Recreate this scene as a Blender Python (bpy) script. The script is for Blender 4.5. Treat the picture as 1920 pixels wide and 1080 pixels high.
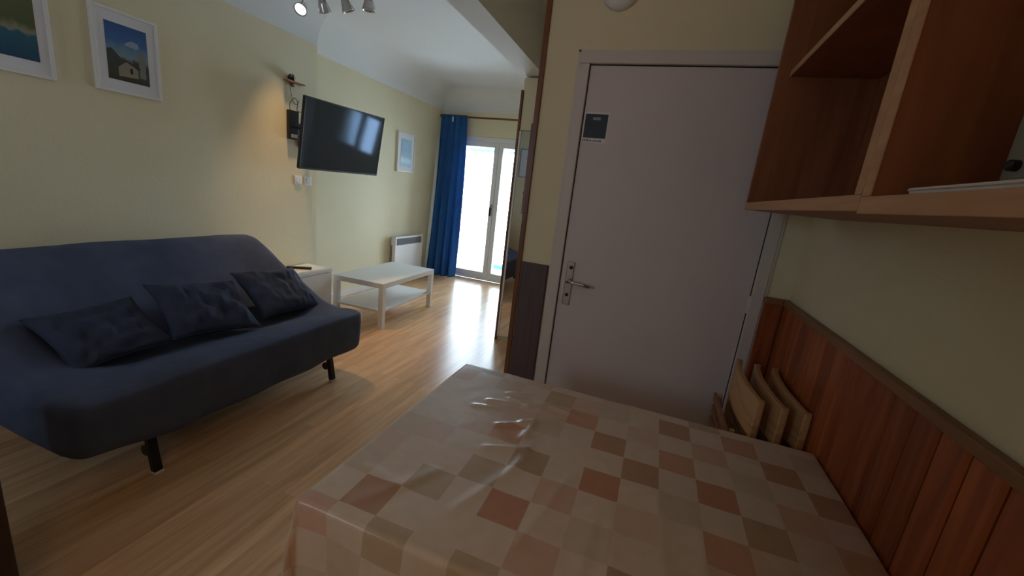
import bpy, bmesh, math, random
from mathutils import Vector, Matrix, noise
random.seed(4)
for o in list(bpy.data.objects): bpy.data.objects.remove(o)
scene = bpy.context.scene
COL = scene.collection
PI = math.pi

# ------------------------------------------------------------------ camera
F_PX, YAW, PITCH, ROLL, EYE = 768.6, -0.317789, -0.229901, 0.115550, 1.43
def camera():
    cd = bpy.data.cameras.new('camera'); c = bpy.data.objects.new('camera', cd); COL.objects.link(c)
    cy, sy = math.cos(YAW), math.sin(YAW)
    f = Vector((sy*math.cos(PITCH), cy*math.cos(PITCH), math.sin(PITCH)))
    r = Vector((cy, -sy, 0)); u = r.cross(f)
    cr, sr = math.cos(ROLL), math.sin(ROLL)
    r2 = cr*r + sr*u; u2 = -sr*r + cr*u
    m = Matrix((r2, u2, -f)).transposed().to_4x4(); m.translation = (0, 0, EYE)
    c.matrix_world = m
    cd.sensor_width = 36; cd.lens = F_PX*36/1920; cd.clip_start = .02; cd.clip_end = 200
    scene.camera = c
camera()

# ------------------------------------------------------------------ world, exposure, light
W = bpy.data.worlds.new('overcast_sky'); scene.world = W; W.use_nodes = True
wn = W.node_tree.nodes; bg = wn['Background']
bg.inputs['Color'].default_value = (0.64, 0.83, 1.0, 1); bg.inputs['Strength'].default_value = 14.0
vs = scene.view_settings
vs.view_transform = 'Standard'; vs.look = 'None'; vs.gamma = 1.0; vs.exposure = 0.0; vs.use_curve_mapping = False

def portal():
    # sky portal exactly in the opening of the balcony door
    l = bpy.data.lights.new('balcony_portal', 'AREA'); l.shape = 'RECTANGLE'; l.size = 1.36; l.size_y = 2.1
    l.cycles.is_portal = True
    o = bpy.data.objects.new('balcony_portal', l); COL.objects.link(o)
    o.location = (-2.41, 6.12, 1.08); o.rotation_euler = (-PI/2, 0, 0)
portal()
def portals_more():
    for loc, sx, sy, rx in (((-.49, 6.10, 1.46), .78, .66, -PI/2), ((-2.05, -1.80, 1.725), .6, .75, PI/2)):  # second one serves the added window behind the viewer
        l = bpy.data.lights.new('window_portal', 'AREA'); l.shape = 'RECTANGLE'; l.size = sx; l.size_y = sy; l.cycles.is_portal = True
        o = bpy.data.objects.new('window_portal', l); COL.objects.link(o); o.location = loc; o.rotation_euler = (rx, 0, 0)
portals_more()

# ------------------------------------------------------------------ materials
def new_mat(name, color=(.8,.8,.8), rough=.5, metal=0, spec=.5):
    m = bpy.data.materials.new(name); m.use_nodes = True
    b = m.node_tree.nodes['Principled BSDF']
    b.inputs['Base Color'].default_value = (*color, 1); b.inputs['Roughness'].default_value = rough
    b.inputs['Metallic'].default_value = metal; b.inputs['Specular IOR Level'].default_value = spec
    return m
def nn(m, t, **k):
    n = m.node_tree.nodes.new(t)
    for a, v in k.items(): setattr(n, a, v)
    return n
def lk(m, a, b): m.node_tree.links.new(a, b)
def bsdf(m): return m.node_tree.nodes['Principled BSDF']
def coords(m, scale=(1,1,1), kind='Object', rot=(0,0,0)):
    tc = nn(m, 'ShaderNodeTexCoord'); mp = nn(m, 'ShaderNodeMapping')
    mp.inputs['Scale'].default_value = scale; mp.inputs['Rotation'].default_value = rot
    lk(m, tc.outputs[kind], mp.inputs['Vector']); return mp.outputs['Vector']
def ramp(m, fac, stops, interp='LINEAR'):
    r = nn(m, 'ShaderNodeValToRGB'); r.color_ramp.interpolation = interp
    e = r.color_ramp.elements
    while len(e) < len(stops): e.new(.5)
    for i, (p, c) in enumerate(stops): e[i].position = p; e[i].color = (*c, 1)
    lk(m, fac, r.inputs['Fac']); return r.outputs['Color']
def bump(m, h, strength=.2, dist=.01):
    b = nn(m, 'ShaderNodeBump'); b.inputs['Strength'].default_value = strength; b.inputs['Distance'].default_value = dist
    lk(m, h, b.inputs['Height']); lk(m, b.outputs['Normal'], bsdf(m).inputs['Normal'])
def noisy(name, c1, c2, scale=6, rough=.8, bs=.1, bscale=60, spec=.3):
    m = new_mat(name, c1, rough, spec=spec); v = coords(m)
    n = nn(m, 'ShaderNodeTexNoise'); n.inputs['Scale'].default_value = scale; n.inputs['Detail'].default_value = 4; lk(m, v, n.inputs['Vector'])
    lk(m, ramp(m, n.outputs['Fac'], [(.3, c1), (.7, c2)]), bsdf(m).inputs['Base Color'])
    n2 = nn(m, 'ShaderNodeTexNoise'); n2.inputs['Scale'].default_value = bscale; n2.inputs['Detail'].default_value = 6; lk(m, v, n2.inputs['Vector'])
    bump(m, n2.outputs['Fac'], bs, .004); return m
def wood(name, dark, light, axis='Z', scale=1.0, rough=.45, knots=False, planks=0):
    m = new_mat(name, light, rough)
    s = {'X': (1.2, 14, 14), 'Y': (14, 1.2, 14), 'Z': (14, 14, 1.2)}[axis]
    v = coords(m, tuple(a*scale for a in s))
    n = nn(m, 'ShaderNodeTexNoise'); n.inputs['Scale'].default_value = 1.6; n.inputs['Detail'].default_value = 8; n.inputs['Distortion'].default_value = 1.2
    lk(m, v, n.inputs['Vector'])
    col = ramp(m, n.outputs['Fac'], [(.28, dark), (.5, tuple((a+b)/2 for a, b in zip(dark, light))), (.72, light)])
    if knots:
        vo = nn(m, 'ShaderNodeTexVoronoi'); vo.inputs['Scale'].default_value = 3.2
        lk(m, coords(m, {'X': (.6,1.6,1.6), 'Y': (1.6,.6,1.6), 'Z': (1.6,1.6,.7)}[axis]), vo.inputs['Vector'])
        k = ramp(m, vo.outputs['Distance'], [(.05, (.28,.18,.12)), (.11, (1,1,1))])
        mx = nn(m, 'ShaderNodeMix', data_type='RGBA', blend_type='MULTIPLY'); mx.inputs[0].default_value = 1
        lk(m, col, mx.inputs[6]); lk(m, k, mx.inputs[7]); col = mx.outputs[2]
    if planks:
        g = nn(m, 'ShaderNodeNewGeometry')
        r = ramp(m, g.outputs['Random Per Island'], [(0, (.68,.64,.62)), (.5, (.92,.9,.86)), (1, (1.12,1.16,.95))])
        mx = nn(m, 'ShaderNodeMix', data_type='RGBA', blend_type='MULTIPLY'); mx.inputs[0].default_value = 1
        lk(m, col, mx.inputs[6]); lk(m, r, mx.inputs[7]); col = mx.outputs[2]
    lk(m, col, bsdf(m).inputs['Base Color']); bump(m, n.outputs['Fac'], .12, .002)
    return m

M = {}
M['cream'] = noisy('cream_wall_paint', (.80,.725,.51), (.84,.765,.555), 2.5, .85, .22, 90)
M['white_plaster'] = noisy('white_plaster', (.80,.80,.80), (.84,.84,.84), 2, .9, .1, 80)
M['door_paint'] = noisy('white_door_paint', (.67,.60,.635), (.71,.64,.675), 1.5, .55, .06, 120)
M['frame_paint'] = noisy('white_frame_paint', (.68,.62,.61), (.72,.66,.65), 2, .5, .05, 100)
M['pvc'] = new_mat('white_pvc', (.85,.86,.88), .3)
M['white_lac'] = noisy('white_lacquer', (.82,.80,.78), (.86,.84,.82), 1, .35, .01, 40)
M['pine_wall'] = wood('reddish_pine_boards', (.26,.055,.018), (.50,.135,.045), 'Z', 1, .42, True, 1)
M['rail_wood'] = wood('stained_rail_wood', (.22,.10,.04), (.36,.17,.07), 'Y', 1, .45)
M['trim_brown'] = wood('brown_trim_wood', (.13,.045,.02), (.24,.09,.035), 'Z', 1, .4)
M['cab_face'] = wood('orange_cabinet_veneer', (.22,.07,.028), (.36,.125,.052), 'Z', .8, .45)
M['cab_edge'] = wood('pale_pine_edge', (.50,.25,.13), (.66,.37,.21), 'Y', 1, .5)
M['beech'] = wood('pale_beech', (.50,.26,.11), (.70,.42,.21), 'Y', 1, .45)
M['beech_dark'] = wood('brown_beech', (.24,.11,.055), (.36,.18,.09), 'Z', 1, .5)
M['shaded_pine'] = wood('shade_toned_board', (.085,.060,.070), (.13,.095,.105), 'Z', 1, .55)  # grey-brown tone paints shade into the boarding left of the door
M['dark_wood'] = wood('dark_brown_stained_wood', (.035,.018,.010), (.06,.032,.018), 'Z', 1, .6)
M['sofa'] = noisy('blue_grey_cover_fabric', (.064,.082,.145), (.084,.104,.18), 9, .9, .5, 260)
M['cushion'] = noisy('navy_cushion_fabric', (.036,.046,.085), (.048,.060,.108), 10, .88, .5, 260)
M['curtain'] = noisy('royal_blue_curtain', (.028,.13,.38), (.04,.165,.46), 8, .85, .3, 200)
def translucent(m, amount):
    t = m.node_tree; b = bsdf(m); out = t.nodes['Material Output']
    tr = t.nodes.new('ShaderNodeBsdfTranslucent'); mx = t.nodes.new('ShaderNodeMixShader'); mx.inputs[0].default_value = amount
    tr.inputs['Color'].default_value = (.04,.24,.52,1)
    t.links.new(b.outputs[0], mx.inputs[1]); t.links.new(tr.outputs[0], mx.inputs[2]); t.links.new(mx.outputs[0], out.inputs['Surface'])
translucent(M['curtain'], .25)
M['black_metal'] = new_mat('black_metal', (.012,.012,.014), .45, .4)
M['black_plastic'] = new_mat('black_plastic', (.012,.012,.014), .35)
M['chrome'] = new_mat('brushed_chrome', (.55,.55,.58), .22, 1)
M['white_plastic'] = new_mat('white_plastic', (.80,.80,.80), .4)
M['grey_plastic'] = new_mat('grey_plastic', (.30,.31,.34), .5)
M['screen'] = new_mat('tv_screen_glass', (.052,.056,.066), .07, 0, .45)
bsdf(M['screen']).inputs['Specular Tint'].default_value = (.35, .6, 1, 1)
M['mirror'] = new_mat('mirror_glass', (.80,.82,.84), .02, 1)
M['mat_board'] = new_mat('white_mat_board', (.80,.80,.84), .8)
M['picture_glass'] = new_mat('picture_glass', (.8,.8,.84), .1)
M['cable'] = new_mat('thin_cable', (.05,.035,.025), .6)
M['dark_gap'] = new_mat('dark_gap', (.03,.02,.02), .9)
M['concrete'] = noisy('pale_balcony_tile', (.62,.62,.60), (.70,.70,.68), 5, .7, .05, 40)
M['teal'] = new_mat('teal_rail_paint', (.05,.30,.30), .4)
M['tray'] = new_mat('pale_tray', (.78,.74,.76), .35)
M['appliance'] = new_mat('grey_green_metal', (.30,.32,.28), .4, .2)
M['appliance_glass'] = new_mat('dark_bluish_glass', (.04,.05,.07), .12)

def glass_mat():
    m = bpy.data.materials.new('window_glass'); m.use_nodes = True
    t = m.node_tree; t.nodes.remove(t.nodes['Principled BSDF'])
    o = t.nodes['Material Output']; tr = t.nodes.new('ShaderNodeBsdfTransparent'); gl = t.nodes.new('ShaderNodeBsdfGlossy')
    gl.inputs['Roughness'].default_value = .02
    fr = t.nodes.new('ShaderNodeFresnel'); fr.inputs['IOR'].default_value = 1.45; mx = t.nodes.new('ShaderNodeMixShader')
    t.links.new(fr.outputs[0], mx.inputs[0]); t.links.new(tr.outputs[0], mx.inputs[1]); t.links.new(gl.outputs[0], mx.inputs[2])
    t.links.new(mx.outputs[0], o.inputs['Surface']); return m
M['glass'] = glass_mat()

def bulb_mat(name, strength, color):
    m = new_mat(name, (.9,.9,.9), .4)
    bsdf(m).inputs['Emission Color'].default_value = (*color, 1); bsdf(m).inputs['Emission Strength'].default_value = strength
    return m
M['bulb_on'] = bulb_mat('lit_lamp_glass', 3.0, (1, .93, .82))
M['fill_bulb'] = bulb_mat('fill_lamp_glass', 1.0, (1, .7, .45))  # glow of the added fill lamp
M['bulb_off'] = new_mat('unlit_lamp_glass', (.6,.6,.6), .2)

def floor_mat():
    m = new_mat('orange_laminate', (.5,.27,.12), .27, 0, .5)
    v = coords(m, (1,1,1), 'Object', (0,0,PI/2))
    br = nn(m, 'ShaderNodeTexBrick'); br.offset = .37; br.inputs['Scale'].default_value = 1
    br.inputs['Brick Width'].default_value = 1.2; br.inputs['Row Height'].default_value = .065
    br.inputs['Mortar Size'].default_value = .0006; br.inputs['Mortar Smooth'].default_value = .3
    br.inputs['Color1'].default_value = (.86,.84,.82,1); br.inputs['Color2'].default_value = (1.05,1.05,1.05,1); br.inputs['Mortar'].default_value = (.6,.55,.5,1)
    lk(m, v, br.inputs['Vector'])
    n = nn(m, 'ShaderNodeTexNoise'); n.inputs['Scale'].default_value = 2; n.inputs['Detail'].default_value = 8; n.inputs['Distortion'].default_value = .8
    lk(m, coords(m, (12, .9, 1)), n.inputs['Vector'])
    c = ramp(m, n.outputs['Fac'], [(.3, (.66,.38,.19)), (.55, (.80,.49,.27)), (.75, (.88,.58,.34))])
    mx = nn(m, 'ShaderNodeMix', data_type='RGBA', blend_type='MULTIPLY'); mx.inputs[0].default_value = 1
    lk(m, c, mx.inputs[6]); lk(m, br.outputs['Color'], mx.inputs[7]); lk(m, mx.outputs[2], bsdf(m).inputs['Base Color'])
    bump(m, br.outputs['Fac'], -.1, .001)
    return m
M['floor'] = floor_mat()

def cloth_mat():
    m = new_mat('patchwork_oilcloth', (.6,.5,.4), .42, 0, .4)
    uv = nn(m, 'ShaderNodeUVMap'); uv.uv_map = 'flat'
    at = nn(m, 'ShaderNodeVertexColor'); at.layer_name = 'patch'
    # a little weave mottling
    n = nn(m, 'ShaderNodeTexNoise'); n.inputs['Scale'].default_value = 30; n.inputs['Detail'].default_value = 5; lk(m, uv.outputs[0], n.inputs['Vector'])
    r = ramp(m, n.outputs['Fac'], [(.3, (.92,.92,.92)), (.7, (1,1,1))])
    m2 = nn(m, 'ShaderNodeMix', data_type='RGBA', blend_type='MULTIPLY'); m2.inputs[0].default_value = 1
    lk(m, at.outputs['Color'], m2.inputs[6]); lk(m, r, m2.inputs[7]); lk(m, m2.outputs[2], bsdf(m).inputs['Base Color'])
    bsdf(m).inputs['Coat Weight'].default_value = .35; bsdf(m).inputs['Coat Roughness'].default_value = .22
    return m
M['cloth'] = cloth_mat()

def photo_mat(name, kind):
    """printed landscape, painted procedurally in 0..1 UV of the print"""
    m = new_mat(name, (.2,.3,.5), .35)
    uv = nn(m, 'ShaderNodeUVMap'); uv.uv_map = 'flat'
    sp = nn(m, 'ShaderNodeSeparateXYZ'); lk(m, uv.outputs[0], sp.inputs[0])
    n = nn(m, 'ShaderNodeTexNoise'); n.inputs['Scale'].default_value = 6; n.inputs['Detail'].default_value = 7; lk(m, uv.outputs[0], n.inputs['Vector'])
    ma = nn(m, 'ShaderNodeMath', operation='MULTIPLY_ADD'); ma.inputs[1].default_value = .22; lk(m, n.outputs['Fac'], ma.inputs[0]); lk(m, sp.outputs['Y'], ma.inputs[2])
    su = nn(m, 'ShaderNodeMath', operation='SUBTRACT'); su.inputs[1].default_value = .11; lk(m, ma.outputs[0], su.inputs[0])
    if kind == 'chapel':
        st = [(0, (.045,.040,.028)), (.14, (.07,.06,.04)), (.36, (.05,.055,.045)), (.44, (.22,.30,.34)), (.58, (.14,.26,.42)), (.7, (.05,.15,.40)), (1, (.03,.10,.32))]
    elif kind == 'shore':
        st = [(0, (.015,.07,.15)), (.26, (.03,.13,.20)), (.30, (.30,.27,.20)), (.36, (.10,.13,.05)), (.6, (.13,.14,.06)), (.8, (.10,.12,.08)), (1, (.2,.22,.2))]
    elif kind == 'sea':
        st = [(0, (.06,.20,.30)), (.22, (.28,.48,.58)), (.38, (.04,.17,.26)), (.6, (.03,.14,.26)), (.8, (.10,.28,.42)), (1, (.26,.44,.56))]
    else:
        st = [(0, (.5,.5,.45)), (.5, (.6,.62,.6)), (1, (.7,.72,.7))]
    lk(m, ramp(m, su.outputs[0], st), bsdf(m).inputs['Base Color'])
    return m

# ------------------------------------------------------------------ mesh building
WM = {}   # world matrix of every root / part (parts share their root's)
class MB:
    def __init__(s): s.v = []; s.f = []; s.uv = {}
    def add(s, vs, fs):
        b = len(s.v); s.v += [Vector(a) for a in vs]; s.f += [tuple(i+b for i in f) for f in fs]; return s
    def box(s, lo, hi, m=None):
        x0,y0,z0 = lo; x1,y1,z1 = hi
        v = [(x0,y0,z0),(x1,y0,z0),(x1,y1,z0),(x0,y1,z0),(x0,y0,z1),(x1,y0,z1),(x1,y1,z1),(x0,y1,z1)]
        if m is not None: v = [m @ Vector(a) for a in v]
        return s.add(v, [(0,3,2,1),(4,5,6,7),(0,1,5,4),(1,2,6,5),(2,3,7,6),(3,0,4,7)])
    def lathe(s, prof, p0=(0,0,0), axis=(0,0,1), seg=24, cap=True):
        ax = Vector(axis).normalized(); q = Vector((0,0,1)).rotation_difference(ax); p0 = Vector(p0)
        vs = []
        for r, h in prof:
            for k in range(seg):
                a = 2*PI*k/seg; vs.append(p0 + q @ Vector((r*math.cos(a), r*math.sin(a), h)))
        fs = []
        for i in range(len(prof)-1):
            for k in range(seg):
                k2 = (k+1) % seg; fs.append((i*seg+k, i*seg+k2, (i+1)*seg+k2, (i+1)*seg+k))
        if cap: fs.append(tuple(range(seg))[::-1]); fs.append(tuple((len(prof)-1)*seg+k for k in range(seg)))
        return s.add(vs, fs)
    def cyl(s, p0, p1, r0, r1=None, seg=16):
        p0 = Vector(p0); p1 = Vector(p1); d = p1-p0
        return s.lathe([(r0, 0), (r1 if r1 is not None else r0, d.length)], p0, d, seg)
    def bar(s, p0, p1, w, h, side=(1,0,0)):
        p0 = Vector(p0); p1 = Vector(p1); d = (p1-p0).normalized(); sd = Vector(side); sd = (sd - d*sd.dot(d)).normalized(); up = d.cross(sd)
        v = [p + sd*a*w/2 + up*b*h/2 for p in (p0, p1) for a, b in ((-1,-1),(1,-1),(1,1),(-1,1))]
        return s.add(v, [(3,2,1,0),(4,5,6,7),(0,1,5,4),(1,2,6,5),(2,3,7,6),(3,0,4,7)])
    def tube(s, pts, r, seg=8):
        pts = [Vector(p) for p in pts]; rings = []; up = Vector((.3,.5,.81)).normalized(); vs = []
        for i, p in enumerate(pts):
            t = (pts[min(i+1, len(pts)-1)] - pts[max(i-1, 0)]).normalized()
            a = t.cross(up).normalized(); b = t.cross(a)
            vs += [p + (a*math.cos(2*PI*k/seg) + b*math.sin(2*PI*k/seg))*r for k in range(seg)]
        fs = [(i*seg+k, i*seg+(k+1)%seg, (i+1)*seg+(k+1)%seg, (i+1)*seg+k) for i in range(len(pts)-1) for k in range(seg)]
        fs += [tuple(range(seg))[::-1], tuple((len(pts)-1)*seg+k for k in range(seg))]
        return s.add(vs, fs)
    def grid(s, fn, nu, nv, closed_u=False):
        b = len(s.v); s.v += [Vector(fn(i/(nu if closed_u else nu-1), j/(nv-1))) for j in range(nv) for i in range(nu)]
        for j in range(nv-1):
            for i in range(nu if closed_u else nu-1):
                i2 = (i+1) % nu; s.f.append((b+j*nu+i, b+j*nu+i2, b+(j+1)*nu+i2, b+(j+1)*nu+i))
        return s
    def build(s, name, mat, parent=None, smooth=False, bevel=0, sub=0, solid=0, mods=()):
        me = bpy.data.meshes.new(name)
        vs = s.v
        if parent is not None and WM.get(parent.name) is not None:
            inv = WM[parent.name].inverted(); vs = [inv @ v for v in vs]
        me.from_pydata([tuple(v) for v in vs], [], s.f)
        bm = bmesh.new(); bm.from_mesh(me); bmesh.ops.recalc_face_normals(bm, faces=bm.faces); bm.to_mesh(me); bm.free()
        me.materials.append(M[mat] if isinstance(mat, str) else mat)
        if smooth:
            for p in me.polygons: p.use_smooth = True
        o = bpy.data.objects.new(name, me); COL.objects.link(o)
        if parent is not None:
            o.parent = parent; WM[o.name] = WM.get(parent.name)
        if solid: md = o.modifiers.new('thick', 'SOLIDIFY'); md.thickness = solid; md.offset = 0
        if bevel: md = o.modifiers.new('bevel', 'BEVEL'); md.width = bevel; md.segments = 2; md.limit_method = 'ANGLE'
        if sub: md = o.modifiers.new('sub', 'SUBSURF'); md.levels = sub; md.render_levels = sub
        return o
def tag(o, label=None, cat=None, group=None, kind=None):
    if label: o['label'] = label
    if cat: o['category'] = cat
    if group: o['group'] = group
    if kind: o['kind'] = kind
    return o
def thing(name, label, cat, loc=(0,0,0), rz=0, group=None):
    o = bpy.data.objects.new(name, None); COL.objects.link(o); o.empty_display_size = .1
    o.location = loc; o.rotation_euler = (0,0,rz)
    WM[o.name] = Matrix.Translation(loc) @ Matrix.Rotation(rz, 4, 'Z')
    return tag(o, label, cat, group)
def set_uv(o, fn):
    me = o.data; l = me.uv_layers.new(name='flat')
    for p in me.polygons:
        for li in p.loop_indices: l.data[li].uv = fn(me.vertices[me.loops[li].vertex_index].co)
def struct(name, mb, mat, parent=None, **k):
    o = mb.build(name, mat, parent, **k)
    if parent is None: o['kind'] = 'structure'
    return o
def box(lo, hi): return MB().box(lo, hi)
def bx(name, lo, hi, mat, parent=None, bevel=.002, **k): return box(lo, hi).build(name, mat, parent, bevel=bevel, **k)

# ------------------------------------------------------------------ room dimensions
XN, XF = -3.15, -3.35      # left wall, near part and far part (set back)
YS = 3.21                  # where the left wall steps back
YW = 5.90                  # window wall
XR = .606                  # right wall beside the table
YD = 2.08                  # wall with the entrance door
ZC, ZV = 2.80, 2.50        # ceiling, foot of the cove
XP = -.65                  # free end of the door wall
YB = -1.6                  # wall behind the camera
MX0, MY = -1.30, 3.60      # mirrored wardrobe
T = .12

# floor and ceiling
struct('floor', box((XF-T, YB-T, -.1), (1.0+T, YW+.02, 0)), 'floor')
struct('ceiling', box((XF-T, YB-T, ZC), (1.0+T, YW+.22, ZC+.1)), 'white_plaster')
# walls
struct('wall_left', box((XN-.5, YB, 0), (XN, YS, ZC)), 'cream')
struct('wall_left_far', box((XF-T, YS, 0), (XF, YW, ZC)), 'cream')
BW = (-2.35, -1.75, 1.35, 2.1)      # added window behind the viewer, lets in fill light
struct('wall_back', MB().box((XF, YB-T, 0), (BW[0], YB, ZC)).box((BW[1], YB-T, 0), (XR+T, YB, ZC)).box((BW[0], YB-T, 0), (BW[1], YB, BW[2])).box((BW[0], YB-T, BW[3]), (BW[1], YB, ZC)), 'cream')
struct('wall_right', box((XR, YB, 0), (XR+T, YD, ZC)), 'cream')
XE = 1.0                   # right end of the living room, round the corner
KW = (-.88, -.10, 1.13, 1.79)   # kitchen window on the window wall
DX0, DX1, DZ = -3.09, -1.73, 2.17   # balcony door opening
wm = MB().box((XF-T, YW, 0), (DX0, YW+.22, ZC)).box((DX1, YW, 0), (KW[0], YW+.22, ZC)).box((KW[1], YW, 0), (XE+T, YW+.22, ZC)).box((KW[0], YW, 0), (KW[1], YW+.22, KW[2])).box((KW[0], YW, KW[3]), (KW[1], YW+.22, ZC)).box((DX0, YW, DZ), (DX1, YW+.22, ZC))
struct('wall_window', wm, 'cream')
# entrance wall with an opening for the door, and the bathroom block behind it
EX0, EX1, EZ = -.425, .452, 2.042
wm = MB().box((XP, YD, 0), (EX0-.03, YD+.1, ZC)).box((EX1+.03, YD, 0), (XR+T, YD+.1, ZC)).box((EX0-.03, YD, EZ+.03), (EX1+.03, YD+.1, ZC))
struct('wall_entrance', wm, 'cream')
struct('wall_partition', box((XP, YD+.1, 0), (XP+.1, 4.24, ZC)), 'cream')
struct('wall_right_far', box((XE, 4.24, 0), (XE+T, YW, ZC)), 'cream')
struct('wall_kitchen', box((XP+.1, 4.14, 0), (XE+T, 4.24, ZC)), 'cream')
struct('wall_light_stop', box((-1.115, MY+.06, 2.386), (XP, MY+.16, ZC)), 'cream')  # unseen wall added above the wardrobe to keep light off the near ceiling
struct('wall_landing', box((XP+.1, YD+.3, 0), (XR+T, YD+.4, ZC)), 'cream')
# covings
def cove(name, path_fn, n):
    mb = MB(); R = ZC-ZV
    return mb.grid(lambda u, v: path_fn(u*PI/2, v), n, 2)
R = ZC-ZV
def cove_left(x, y0, y1, back):
    mb = MB(); n = 14; prof = [(x, ZV)] + [(x + R - R*math.cos(a), ZV + R*math.sin(a)) for a in [PI/2*i/n for i in range(n+1)]] + [(x, ZC)]
    # concave profile: centre at (x+R, ZV)
    k = len(prof)
    vs = [(px, y0, pz) for px, pz in prof] + [(px, y1, pz) for px, pz in prof]
    fs = [(i, (i+1) % k, k+(i+1) % k, k+i) for i in range(k)] + [tuple(range(k))[::-1], tuple(range(k, 2*k))]
    return mb.add(vs, fs)
struct('trim_1', cove_left(XN, YB, YS, 0), 'white_plaster', smooth=False)
struct('trim_2', cove_left(XF, YS, YW, 0), 'white_plaster')
n = 14; prof = [(YW, ZV)] + [(YW - R + R*math.cos(a), ZV + R*math.sin(a)) for a in [PI/2*i/n for i in range(n+1)]] + [(YW, ZC)]
k = len(prof); mb = MB().add([(XF, py, pz) for py, pz in prof] + [(XE, py, pz) for py, pz in prof],
    [(i, (i+1) % k, k+(i+1) % k, k+i) for i in range(k)] + [tuple(range(k))[::-1], tuple(range(k, 2*k))])
struct('trim_3', mb, 'white_plaster')
# dropped beam
struct('trim_4', box((-1.30, YB, 2.40), (-1.115, YW, ZC)), 'white_plaster')
# brown corner trim on the free end of the entrance wall
struct('trim_5', box((XP-.022, YD-.012, 0), (XP+.004, YD+.02, ZC)), 'trim_brown', bevel=.003)
# step between the near and far left wall needs no trim; skirting along the left walls
struct('baseboard_left', box((XF, YS, 0), (XF+.015, YW, .07)), 'white_lac', bevel=.003)
struct('baseboard_near', box((XN, YB, 0), (XN+.015, YS, .07)), 'white_lac', bevel=.003)

# pine boarding: right wall and the two strips beside the entrance door
def boards(axis, a0, a1, fixed, out, z1, pitch=.085):
    mb = MB(); a = a1
    while a > a0+1e-4:
        b = max(a-pitch, a0)
        lo, hi = b+.0032, a-.0032
        # chamfered edges: wide body plus thinner lip gives a V groove
        if axis == 'Y':
            c = .006; v = []
            for z in (0, z1):
                v += [(fixed, lo, z), (fixed-out+.006, lo, z), (fixed-out, lo+c, z), (fixed-out, hi-c, z), (fixed-out+.006, hi, z), (fixed, hi, z)]
        else:
            c = .006; v = []
            for z in (0, z1):
                v += [(lo, fixed, z), (lo, fixed-out+.006, z), (lo+c, fixed-out, z), (hi-c, fixed-out, z), (hi, fixed-out+.006, z), (hi, fixed, z)]
        mb.add(v, [(0,1,2,3,4,5)[::-1], (6,7,8,9,10,11)] + [(i, (i+1) % 6, 6+(i+1) % 6, 6+i) for i in range(6)])
        a = b
    return mb
WZ = 1.075
struct('trim_6', boards('Y', YB, YD-.001, XR-.0015, .014, WZ), 'pine_wall')
struct('trim_10', box((XR-.001, YB, 0), (XR, YD, WZ)), 'dark_gap')
struct('trim_7', boards('X', EX1+.055, XR-.014, YD, .014, WZ), 'pine_wall')
struct('trim_8', boards('X', XP+.006, EX0-.066, YD, .014, WZ, .16), 'shaded_pine')
struct('trim_9', MB().box((XR-.024, YB, WZ), (XR, YD, WZ+.028)).box((EX1+.055, YD-.024, WZ), (XR-.024, YD, WZ+.028)), 'rail_wood', bevel=.004)

# ------------------------------------------------------------------ entrance door
def entrance():
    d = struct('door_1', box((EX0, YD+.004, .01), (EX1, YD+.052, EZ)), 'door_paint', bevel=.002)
    # frame: flat architrave with a rounded outer moulding and a stop bead
    fr = MB()
    for (x0, x1) in ((EX0-.052, EX0-.004), (EX1+.004, EX1+.052)):
        fr.box((x0, YD-.014, 0), (x1, YD+.012, EZ+.004))
    fr.box((EX0-.052, YD-.014, EZ+.005), (EX1+.052, YD+.012, EZ+.052))
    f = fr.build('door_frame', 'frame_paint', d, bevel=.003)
    MB().box((EX0-.029, YD+.0525, 0), (EX1+.029, YD+.098, EZ+.029)).build('leak_panel', 'dark_gap', d)  # added unseen dark panel, stops light leaking round the leaf
    rb = MB()
    rb.box((EX0-.064, YD-.008, 0), (EX0-.052, YD, EZ+.064)).box((EX1+.052, YD-.008, 0), (EX1+.064, YD, EZ+.064)).box((EX0-.064, YD-.008, EZ+.052), (EX1+.064, YD, EZ+.064))
    rb.build('frame_bead', 'frame_paint', d, bevel=.002)
    hx = EX0+.045; hz = 1.0
    pl = MB().box((hx-.02, YD-.004, hz-.115), (hx+.02, YD+.004, hz+.115)).build('handle_plate', 'chrome', d, bevel=.004)
    h = MB().cyl((hx, YD+.006, hz+.015), (hx, YD-.045, hz+.015), .009)
    h.tube([(hx, YD-.04, hz+.015), (hx+.03, YD-.047, hz+.016), (hx+.08, YD-.045, hz+.012), (hx+.115, YD-.04, hz+.006)], .0085, 10)
    h.build('door_handle', 'chrome', d, smooth=True)
    MB().lathe([(.009, 0), (.009, .004), (.004, .005)], (hx, YD-.004, hz-.06), (0,-1,0), 16).build('key_cylinder', 'black_plastic', d)
    MB().lathe([(.008, 0), (.010, .003)], (hx+.004, YD-.004, hz+.085), (0,-1,0), 12).build('thumb_turn', 'black_plastic', d)
    for z in (.25, 1.05, 1.85):
        MB().cyl((EX1+.004, YD+.006, z-.04), (EX1+.004, YD+.006, z+.04), .007).build('hinge', 'frame_paint', d)
entrance()

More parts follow.
